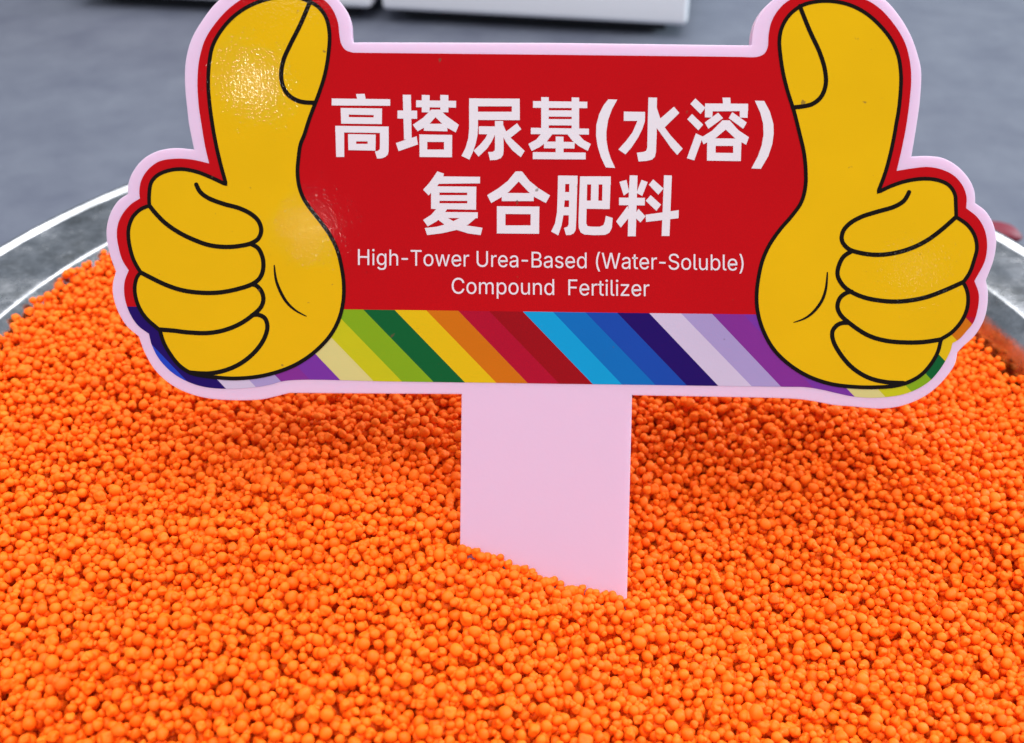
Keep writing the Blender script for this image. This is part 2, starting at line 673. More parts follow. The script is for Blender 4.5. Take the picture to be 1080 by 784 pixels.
# ------------------------------------------------------------------ the sign
sign = empty("thumbs_up_sign", P0)
sign.matrix_world = Matrix.Translation(P0) @ Matrix(((1, 0, 0), (0, S_UP.y, S_N.y), (0, S_UP.z, S_N.z))).to_4x4()
tag(sign, "red sign with two yellow thumbs-up hands and white lettering, stuck in orange granules", "sign")
OUTLINE = [  # edge of the board, from the notch at the left hand's thumb, clockwise
    (204.4, 157.8, 1), (201.8, 145), (198.9, 130), (197.6, 118.5), (194.9, 88.9), (195.7, 64.8), (201.3, 42.6), (211.5, 24), (228, 2.8), (245, -10),
    (270, -19), (300, -23), (330, -19), (346, -10), (357.8, .9), (365.2, 11), (369.8, 24), (371, 40), (372.5, 45, 1), (380, 44.7, 1), (584, 45.2, 1), (780, 47.8, 1),
    (792.6, 47.8, 1), (793.6, 37), (796.7, 24), (804, 11), (815, 0), (830, -12), (855, -20), (885, -20), (910, -13), (933.7, 0), (948.5, 16.7),
    (960.6, 37), (968, 57.4), (971.7, 74), (970.7, 103.7), (967.6, 128), (961.5, 165.2, 1), (978.5, 164.6), (995.2, 167), (1010, 175.4),
    (1022.5, 189.3), (1028, 202), (1028.9, 214.3, 1), (1039.6, 222.6), (1047.5, 235.6), (1051, 252.2), (1049.8, 267), (1047, 278), (1040, 296, 1),
    (1042.2, 308), (1041.5, 323.3), (1037.8, 338), (1028.5, 353.9), (1015.6, 366), (1010, 372, 1), (1007.2, 384.4), (997, 399.3),
    (984, 412.2), (969.3, 421.5), (948.9, 428.9), (928.5, 431.3), (897, 428.9), (880, 427.6), (862.6, 424.3), (844, 421.5), (816.3, 420, 1),
    (666.8, 417.2, 1), (662.6, 580, 1), (661, 640, 1), (658.5, 760, 1), (482, 760, 1), (485.2, 575, 1), (486.8, 416, 1), (305, 414.8, 1), (288.5, 419), (276, 421.6), (250.7, 422.6), (221, 420.7), (198.9, 415.2), (180.4, 406), (163.7, 391),
    (152.6, 372.6), (146, 355, 1), (134, 344.8), (124.8, 330), (119.3, 313.3), (118.7, 300.4), (122, 286.5, 1), (116.3, 271), (112.8, 256), (112.2, 241),
    (116.5, 224.4), (124.8, 211.5), (134.6, 204.6, 1), (135, 194.8), (139.6, 181.9), (150.7, 168), (165.6, 159.6), (184, 156.3)]

PRINT = [  # edge of the printed film, inside the white margin
    (220.7, 172.6, 1), (216.5, 155), (212.8, 133), (209.6, 111), (208.3, 85), (210.6, 61), (217, 40.7), (230, 21.3), (244.8, 6.5), (262, -4),
    (285, -9.5), (310, -10), (330, -6), (343.9, 1.9), (351.3, 11), (356.4, 24), (358, 37), (359.8, 46.3), (364.3, 52.8), (372.6, 55.8, 1), (584, 58, 1),
    (780, 60.2, 1), (798.5, 60.2), (806, 56.8), (809.6, 50), (810.6, 37), (813.3, 24), (819.8, 12), (830, 1.9), (845, -5), (865, -9), (885, -8),
    (913.3, 0), (928, 9.3), (943, 26), (954, 44.4), (959.6, 64.8), (961, 83.3), (959.6, 103.7), (956.2, 130), (951.7, 154), (945.6, 180.4, 1), (961.9, 177.8),
    (978.5, 176.3), (993.3, 179), (1006.3, 185.6), (1015.6, 196.7), (1019.3, 207.8), (1018.9, 219.8, 1), (1030.4, 229), (1037.8, 241), (1041, 256),
    (1038.7, 275), (1027.6, 296.5, 1), (1032.2, 310.4), (1031.3, 325), (1026.7, 340), (1019.3, 349.3), (1011.9, 357.6), (1004.4, 362.2, 1), (1002.6, 369.6),
    (997, 380.7), (989.6, 391.9), (980.4, 402), (967.4, 410.4), (952.6, 416), (934, 419), (915.6, 419.6), (899, 418.2), (881, 414.4), (866.3, 411.0),
    (851, 408.6), (823.7, 408, 1), (420, 402.6, 1), (303.3, 401.5), (284.8, 405.9), (270, 408.4), (238.5, 410.2), (213.7, 407.8), (195.2, 401.3), (180.4, 392),
    (167.4, 378), (160, 363.3), (157.2, 352.2, 1), (145.2, 343), (135.9, 328), (131.3, 311.5), (131.6, 297), (135.9, 285.2, 1), (129.4, 275), (125.7, 263.3),
    (123.3, 248.5), (124.8, 235.6), (130.4, 224.4), (138.7, 215.2), (147.6, 209.6, 1), (147, 202.2), (148.9, 191), (155.4, 180), (167.4, 170.7),
    (184, 167.6), (202.6, 168.5)]

HAND_A = [  # the hand on the left: outline, then the drawn lines
    (238.7, 194.8, 1), (233.1, 174.4), (228.3, 154), (224.6, 134), (221.4, 111), (219.8, 88.9), (221.0, 66), (224.4, 49), (232.8, 33.3),
    (245.7, 18.5), (261.5, 7.4), (280, 0), (301, -3.5), (315, -2.2), (324, .9), (335.6, 7.4), (343.9, 18.5), (347.6, 35.2), (346.7, 55.6), (343, 77.8), (337.4, 96.3),
    (331.9, 111), (326.3, 126), (321, 142.6), (317.2, 152), (315.0, 166), (313.9, 181.9), (315.7, 196.7), (320.4, 209.6), (327.8, 220.7), (338.4, 234.2), (348.1, 248.1),
    (355.6, 263.3), (360, 280), (362.6, 298.5), (362.2, 317), (358, 335.6), (349.6, 352.2), (336.7, 367), (320, 380), (301.5, 389.3), (275.6, 396.6),
    (247.8, 399.2), (221, 397.2), (202, 393.5), (189.6, 385.6), (180.4, 374.4), (173, 361.5), (168.9, 348.5, 1), (154.4, 335.6), (147, 324.4), (142.9, 311.5),
    (142.6, 300.4), (145, 292), (148.5, 287.4, 1), (141.5, 275), (137.8, 263.3), (135.6, 249), (136.3, 239.3), (140.6, 228.6), (148.9, 220.7), (157.8, 217, 1),
    (157.5, 207.8), (159.6, 193), (165.6, 185.6), (174.8, 181), (189.6, 178.5), (206.3, 181), (223, 187.4)]
LINES_A = [
    ([(207.2, 194.8), (211, 202.2), (219.3, 208.7), (236, 215.2), (252.6, 219.8), (265.6, 226.3), (273, 233.7), (275.7, 243), (273, 251.3), (265.6, 256.5),
      (252.6, 259.6), (237.8, 260.6), (221, 258.7), (206.3, 253.7), (189.6, 245.7), (174.8, 235.6), (163.7, 224.4), (157.8, 217)], 4.6),
    ([(264.6, 257.4), (272, 261.5), (276.8, 270.7), (278, 280), (276.8, 288), (273, 294.8), (265.6, 300), (250.7, 305), (230.4, 308.7), (210, 308.7), (191.5, 306),
      (174.8, 300.4), (160, 293.3), (148.5, 287.4)], 4.6),
    ([(266, 300), (270, 301), (275.7, 306.9), (278, 315.2), (275.7, 323.5), (267.4, 331.9), (252.6, 342), (236, 348.5), (219.3, 351.3), (198.9, 350.7), (184, 348.9), (168.9, 347.6)], 4.6),
    ([(266, 332.6), (272, 332), (279.4, 335.6), (282.2, 343.9), (279.4, 355.9), (271, 368.9), (256.3, 381.9), (239.6, 390), (221, 393.9), (200.7, 393)], 4.6),
    ([(289.4, 279.5), (291.2, 294.8), (296, 307.8), (303.3, 319.8), (312.6, 328), (323.6, 333.8)], 'taper'),
    ([(327.2, 1.9), (317, 26), (306, 48), (299.4, 63), (296.7, 77.8), (298.5, 90.7), (305, 101), (317, 107.4), (332.5, 108.6)], 4.6),
]
HAND_B = [  # the hand on the right
    (925.7, 203, 1), (933, 183.7), (938.7, 163.3), (943.0, 143), (945.2, 130), (947.8, 114.8), (949.8, 92.6), (950, 79.6), (947.6, 61), (941, 44.4), (930, 29.6),
    (915, 15.7), (898.5, 6.5), (880, 1.9), (861.5, 1.9), (844.8, 6.5), (831.9, 16.7), (824.4, 29.6), (821.9, 42.6), (823, 59.3), (826.3, 79.6), (831, 98),
    (836.8, 116), (843.4, 142), (847.8, 161.5), (849.6, 180), (849.3, 196.7), (845, 213.3), (834.8, 228), (821.9, 243), (810.7, 259.6), (804.0, 275), (800.4, 290),
    (798, 308.5), (798.7, 327), (804.3, 347.4), (815.4, 367.8), (831, 383.5), (851.5, 396.5), (875.6, 404.8), (903.3, 408.2), (931, 408.2), (945, 406.8), (958, 403),
    (971, 395.6), (981.3, 384.4), (988.7, 371.5), (992.4, 357.6, 1), (1003, 351), (1013.7, 339), (1019.6, 326), (1020.7, 313), (1018.7, 304), (1015.6, 298, 1),
    (1022.5, 287.5), (1027.2, 274), (1030, 262), (1027.6, 248.5), (1020, 237.4), (1008.2, 229, 1), (1007.8, 217), (1006.8, 205), (1000.7, 195.7), (989.6, 190.4),
    (974.8, 188.7), (956.3, 191), (939.6, 196.4)]
LINES_B = [
    ([(958.5, 202.8), (953.5, 211.5), (943.3, 218), (924.8, 223.5), (908, 229), (895.2, 236.5), (888.7, 244.8), (887.8, 254), (894.3, 262.4), (906.3, 266.7),
      (924.8, 268.9), (943.3, 267), (961.9, 261.5), (978.5, 253), (993.3, 242), (1008, 229)], 4.6),
    ([(897.5, 265.4), (889.6, 270.7), (884.6, 280), (883.2, 290.5), (888.7, 301), (897, 307.6), (911.9, 314), (934, 317.8), (952.6, 317.8), (974.8, 314), (995.2, 306.7), (1015.6, 297.6)], 4.6),
    ([(898, 307.6), (893, 308.8), (886, 314), (883, 323.3), (886, 331.7), (897, 341.9), (915.6, 353.9), (934, 359.4), (956.3, 361.3), (974.8, 360.7), (992.4, 358)], 4.6),
    ([(893.6, 340.6), (889, 340.6), (883, 342.8), (877.9, 349.3), (878.3, 358.5), (886, 373.3), (898.9, 388), (915.6, 398.3), (934, 403), (952.6, 404)], 4.6),
    ([(872.4, 287), (870.8, 304.8), (866.3, 317.8), (857, 329.8), (847.8, 336.3), (836.6, 340.2)], 'taper'),
    ([(843.4, 6.8), (854, 33.3), (864.3, 55.6), (869.8, 74), (870.7, 88.9), (866.1, 101.9), (855.9, 110.2), (836, 113.6)], 4.6),
]

board_pts = catmull(OUTLINE)
link("board", slab_mesh("board", board_pts, 0.003, 0.00022), M['board'], sign)

# printed film: red field over slanting rainbow stripes
LAYER = 0.00006


def band_y(x):
    return 323.5 + (x - 134) * 0.0126


BOUNDS = [122, 155.6, 189, 221, 254, 287, 320, 350, 383.2, 416.2, 449.6, 483.4, 516, 551.5, 583.3, 617.5, 651, 684.7, 718.5, 751, 784, 818, 852, 885, 918, 951, 985, 1018]
ORDER = ['cobalt_print', 'navy_print', 'pale_print', 'lilac_print', 'purple_print', 'violet_print', 'cream_print', 'lime_print', 'green_print', 'dark_green_print',
         'sun_print', 'orange_print', 'crimson_print', 'ruby_print', 'cyan_print', 'azure_print', 'blue_print', 'navy_print', 'pale_print', 'lilac_print',
         'purple_print', 'violet_print', 'cream_print', 'lime_print', 'green_print', 'dark_green_print', 'sun_print', 'orange_print', 'crimson_print']
names = ['red'] + [s[0] for s in STRIPES]


def pick_print(cx, cy):
    if cy < band_y(cx):
        return 0
    u = cx - (cy - band_y(cx)) * 0.97
    k = sum(1 for b_ in BOUNDS if u > b_)
    return names.index(ORDER[k])


extra = [((100, band_y(100)), (1060, band_y(1060)))]
for b_ in BOUNDS:
    extra.append(((b_, band_y(b_)), (b_ + 115 * 0.97, band_y(b_) + 115)))
me = union_mesh("printed_film", [catmull(PRINT)], LAYER, pick_print, extra)
for nm in names:
    me.materials.append(M[nm])
link("printed_film", me, None, sign)

for HAND, LINES in ((HAND_A, LINES_A), (HAND_B, LINES_B)):
    c = catmull(HAND)
    hand = link("hand", union_mesh("hand", [c], 2 * LAYER), M['yellow'], sign)
    polys = ribbon(c, 4.0, True)
    for pts, w in LINES:
        s = catmull(pts, False, 1.8)
        if w == 'taper':
            polys += ribbon(s, lambda t: 0.4 + 2.8 * math.sin(math.pi * min(1, t * 0.94 + 0.05)) ** 0.8)
        else:
            polys += ribbon(s, w)
            polys += [disc(s[0], w / 2), disc(s[-1], w / 2)]
    link("outline", union_mesh("outline", polys, 3 * LAYER), M['black'], hand)


# lettering: each stroke a polygon, written in units of its own enlargement
def frame(o, i):
    return [[o[k], o[(k + 1) % 4], i[(k + 1) % 4], i[k]] for k in range(4)]


GLYPHS = [
    ((345, 90), [  # tall
        [(266, 82), (345, 80), (356, 135), (278, 135)], [(43, 123), (580, 130), (580, 190), (43, 187)],
        *frame([(125, 210), (505, 215), (503, 358), (130, 354)], [(200, 271), (428, 275), (428, 297), (200, 294)]),
        [(76, 374), (157, 375), (158, 660), (84, 660)], [(76, 374), (566, 381), (566, 440), (76, 434)],
        [(486, 380), (566, 381), (566, 600), (560, 635), (535, 660), (500, 673), (460, 675), (440, 610), (465, 605), (484, 590), (486, 560)],
        *frame([(193, 450), (447, 455), (445, 602), (196, 597)], [(268, 517), (373, 517), (373, 540), (268, 540)])]),
    ((413, 90), [
        [(103, 88), (178, 90), (185, 500), (115, 500)], [(55, 233), (235, 235), (235, 310), (55, 307)], [(40, 532), (230, 470), (243, 545), (65, 607)],
        [(226, 140), (593, 145), (592, 207), (226, 203)], [(278, 90), (350, 92), (350, 250), (278, 250)], [(448, 90), (522, 92), (522, 250), (448, 250)],
        [(366, 225), (443, 225), (404, 295), (350, 355), (300, 390), (240, 425), (195, 365), (290, 300)],
        [(366, 225), (443, 225), (500, 280), (618, 365), (590, 435), (515, 395), (465, 355), (404, 295)],
        [(300, 355), (510, 355), (513, 425), (297, 420)],
        *frame([(255, 453), (557, 458), (555, 663), (258, 660)], [(328, 522), (482, 522), (482, 592), (328, 592)])]),
    ((483, 90), [
        [(103, 122), (567, 125), (567, 195), (103, 195)], [(495, 125), (567, 125), (568, 322), (495, 322)], [(150, 245), (568, 245), (568, 322), (150, 320)],
        [(103, 122), (183, 122), (184, 400), (178, 470), (160, 550), (135, 620), (105, 685), (33, 650), (70, 575), (95, 490), (103, 400)],
        [(340, 330), (415, 330), (420, 600), (415, 640), (395, 670), (355, 687), (295, 690), (277, 615), (320, 613), (337, 600), (340, 580)],
        [(192, 378), (342, 380), (342, 450), (310, 520), (270, 580), (190, 657), (143, 603), (200, 550), (250, 490), (270, 452), (192, 450)],
        [(543, 350), (582, 405), (485, 482), (425, 440)],
        [(418, 370), (440, 420), (490, 490), (550, 545), (613, 605), (577, 662), (500, 600), (445, 530), (418, 480), (400, 420)]]),
    ((553, 90), [
        [(80, 147), (578, 153), (578, 212), (80, 208)], [(155, 110), (224, 112), (224, 420), (155, 420)], [(435, 113), (503, 115), (503, 420), (435, 420)],
        [(200, 232), (460, 233), (460, 291), (200, 289)], [(200, 312), (460, 313), (460, 371), (200, 369)], [(60, 392), (593, 400), (593, 455), (60, 450)],
        [(160, 440), (262, 445), (205, 520), (140, 570), (67, 605), (37, 540), (110, 500)],
        [(390, 445), (490, 445), (545, 505), (610, 540), (583, 605), (500, 560), (440, 510)],
        [(180, 518), (462, 523), (460, 583), (180, 580)], [(288, 472), (360, 474), (360, 640), (288, 640)], [(78, 615), (563, 620), (563, 683), (78, 680)]]),
    ((620, 95), [
        [(188, 87), (270, 90), (220, 180), (185, 280), (170, 380), (170, 460), (185, 550), (210, 630), (250, 717), (165, 713), (120, 620), (90, 520), (75, 420), (78, 320), (105, 220), (145, 140)]]),
    ((620, 95), [
        [(556, 70), (635, 72), (632, 170), (632, 400), (625, 570), (615, 615), (590, 640), (540, 653), (465, 658), (450, 578), (510, 570), (535, 560), (545, 530), (550, 300)],
        [(330, 200), (525, 203), (523, 290), (500, 360), (460, 440), (400, 530), (345, 593), (280, 548), (350, 470), (410, 390), (455, 285), (330, 285)],
        [(790, 155), (840, 212), (700, 350), (640, 285)],
        [(600, 165), (632, 165), (665, 262), (705, 345), (760, 420), (871, 540), (820, 598), (760, 530), (690, 430), (628, 345)]]),
    ((720, 95), [
        [(115, 78), (208, 165), (163, 222), (70, 130)], [(85, 222), (188, 320), (143, 372), (42, 270)], [(120, 400), (185, 430), (105, 648), (38, 628)],
        [(365, 72), (437, 72), (440, 140), (370, 140)], [(205, 125), (600, 128), (600, 195), (205, 198)], [(205, 125), (278, 127), (272, 255), (203, 252)],
        [(525, 130), (600, 130), (595, 258), (523, 255)], [(325, 210), (370, 260), (235, 358), (202, 300)], [(455, 205), (588, 300), (555, 358), (422, 260)],
        [(365, 280), (430, 280), (395, 365), (305, 440), (190, 500), (165, 440), (270, 375)], [(365, 280), (430, 280), (510, 370), (608, 435), (582, 505), (480, 445), (395, 365)],
        *frame([(225, 445), (540, 448), (533, 655), (222, 650)], [(302, 515), (463, 515), (463, 580), (302, 578)])]),
    ((720, 95), [
        [(662, 100), (748, 102), (800, 200), (832, 310), (835, 400), (822, 500), (785, 610), (718, 725), (630, 722), (690, 610), (725, 510), (742, 410), (738, 310), (712, 210)]]),
    ((440, 175), [
        [(185, 52), (245, 72), (240, 110), (185, 185), (105, 273), (55, 220), (110, 160), (150, 105)], [(210, 98), (578, 102), (577, 162), (180, 166)],
        [(128, 187), (205, 188), (205, 400), (128, 395)], [(460, 192), (543, 192), (541, 404), (460, 402)], [(150, 189), (543, 192), (543, 248), (150, 246)],
        [(150, 270), (500, 271), (500, 323), (150, 322)], [(150, 345), (541, 346), (541, 404), (150, 398)],
        [(175, 398), (275, 400), (240, 450), (180, 510), (97, 557), (55, 498), (130, 450)], [(240, 425), (557, 428), (556, 482), (240, 480)],
        [(557, 465), (470, 540), (360, 590), (230, 620), (92, 637), (70, 572), (180, 560), (290, 530), (380, 485), (430, 470)],
        [(195, 440), (240, 440), (290, 485), (345, 515), (430, 545), (600, 570), (583, 637), (470, 622), (350, 585), (250, 540), (185, 490)]]),
    ((508, 175), [
        [(312, 52), (370, 52), (340, 145), (250, 240), (180, 290), (88, 343), (50, 270), (150, 210), (240, 140)],
        [(312, 52), (370, 52), (440, 140), (520, 205), (628, 273), (590, 343), (490, 290), (430, 240), (340, 145)],
        [(185, 250), (480, 252), (478, 325), (185, 325)],
        *frame([(140, 372), (530, 375), (527, 625), (140, 622)], [(218, 443), (450, 445), (450, 548), (218, 548)])]),
    ((575, 175), [
        [(118, 90), (187, 92), (180, 300), (168, 450), (150, 550), (120, 640), (55, 605), (90, 530), (108, 430), (113, 300)], [(118, 90), (297, 92), (297, 168), (118, 168)],
        [(223, 92), (297, 92), (285, 500), (280, 590), (262, 620), (235, 635), (192, 638), (172, 572), (205, 560), (215, 540), (218, 400)],
        [(150, 242), (270, 242), (270, 318), (150, 318)], [(150, 380), (270, 380), (270, 455), (150, 455)],
        [(320, 98), (387, 98), (382, 300), (377, 530), (390, 555), (430, 560), (500, 560), (535, 545), (548, 510), (557, 460), (620, 480), (612, 570), (590, 615), (550, 635), (450, 638), (360, 632), (325, 612), (308, 570), (306, 500)],
        [(320, 98), (602, 98), (602, 172), (320, 172)], [(527, 98), (602, 98), (592, 398), (522, 398)], [(424, 98), (492, 98), (487, 350), (418, 350)], [(350, 320), (594, 322), (592, 398), (350, 395)]]),
    ((640, 175), [
        [(210, 88), (282, 90), (275, 300), (265, 648), (192, 648), (200, 300)], [(180, 130), (205, 240), (155, 275), (115, 148)], [(318, 130), (375, 150), (325, 278), (272, 250)],
        [(112, 293), (350, 295), (348, 365), (112, 362)], [(190, 370), (215, 460), (128, 568), (85, 512)], [(290, 395), (355, 465), (308, 522), (250, 465)],
        [(425, 125), (520, 210), (472, 267), (385, 175)], [(402, 270), (498, 358), (455, 415), (357, 322)], [(525, 88), (597, 90), (575, 645), (503, 645)],
        [(355, 450), (660, 408), (658, 482), (360, 517)]]),
]
polys = []
for (ox, oy), strokes in GLYPHS:
    for s in strokes:
        polys.append([(ox + x / 8.711, oy + y / 8.711) for x, y in s])
link("lettering", union_mesh("headline", polys, 2 * LAYER), M['white'], sign)

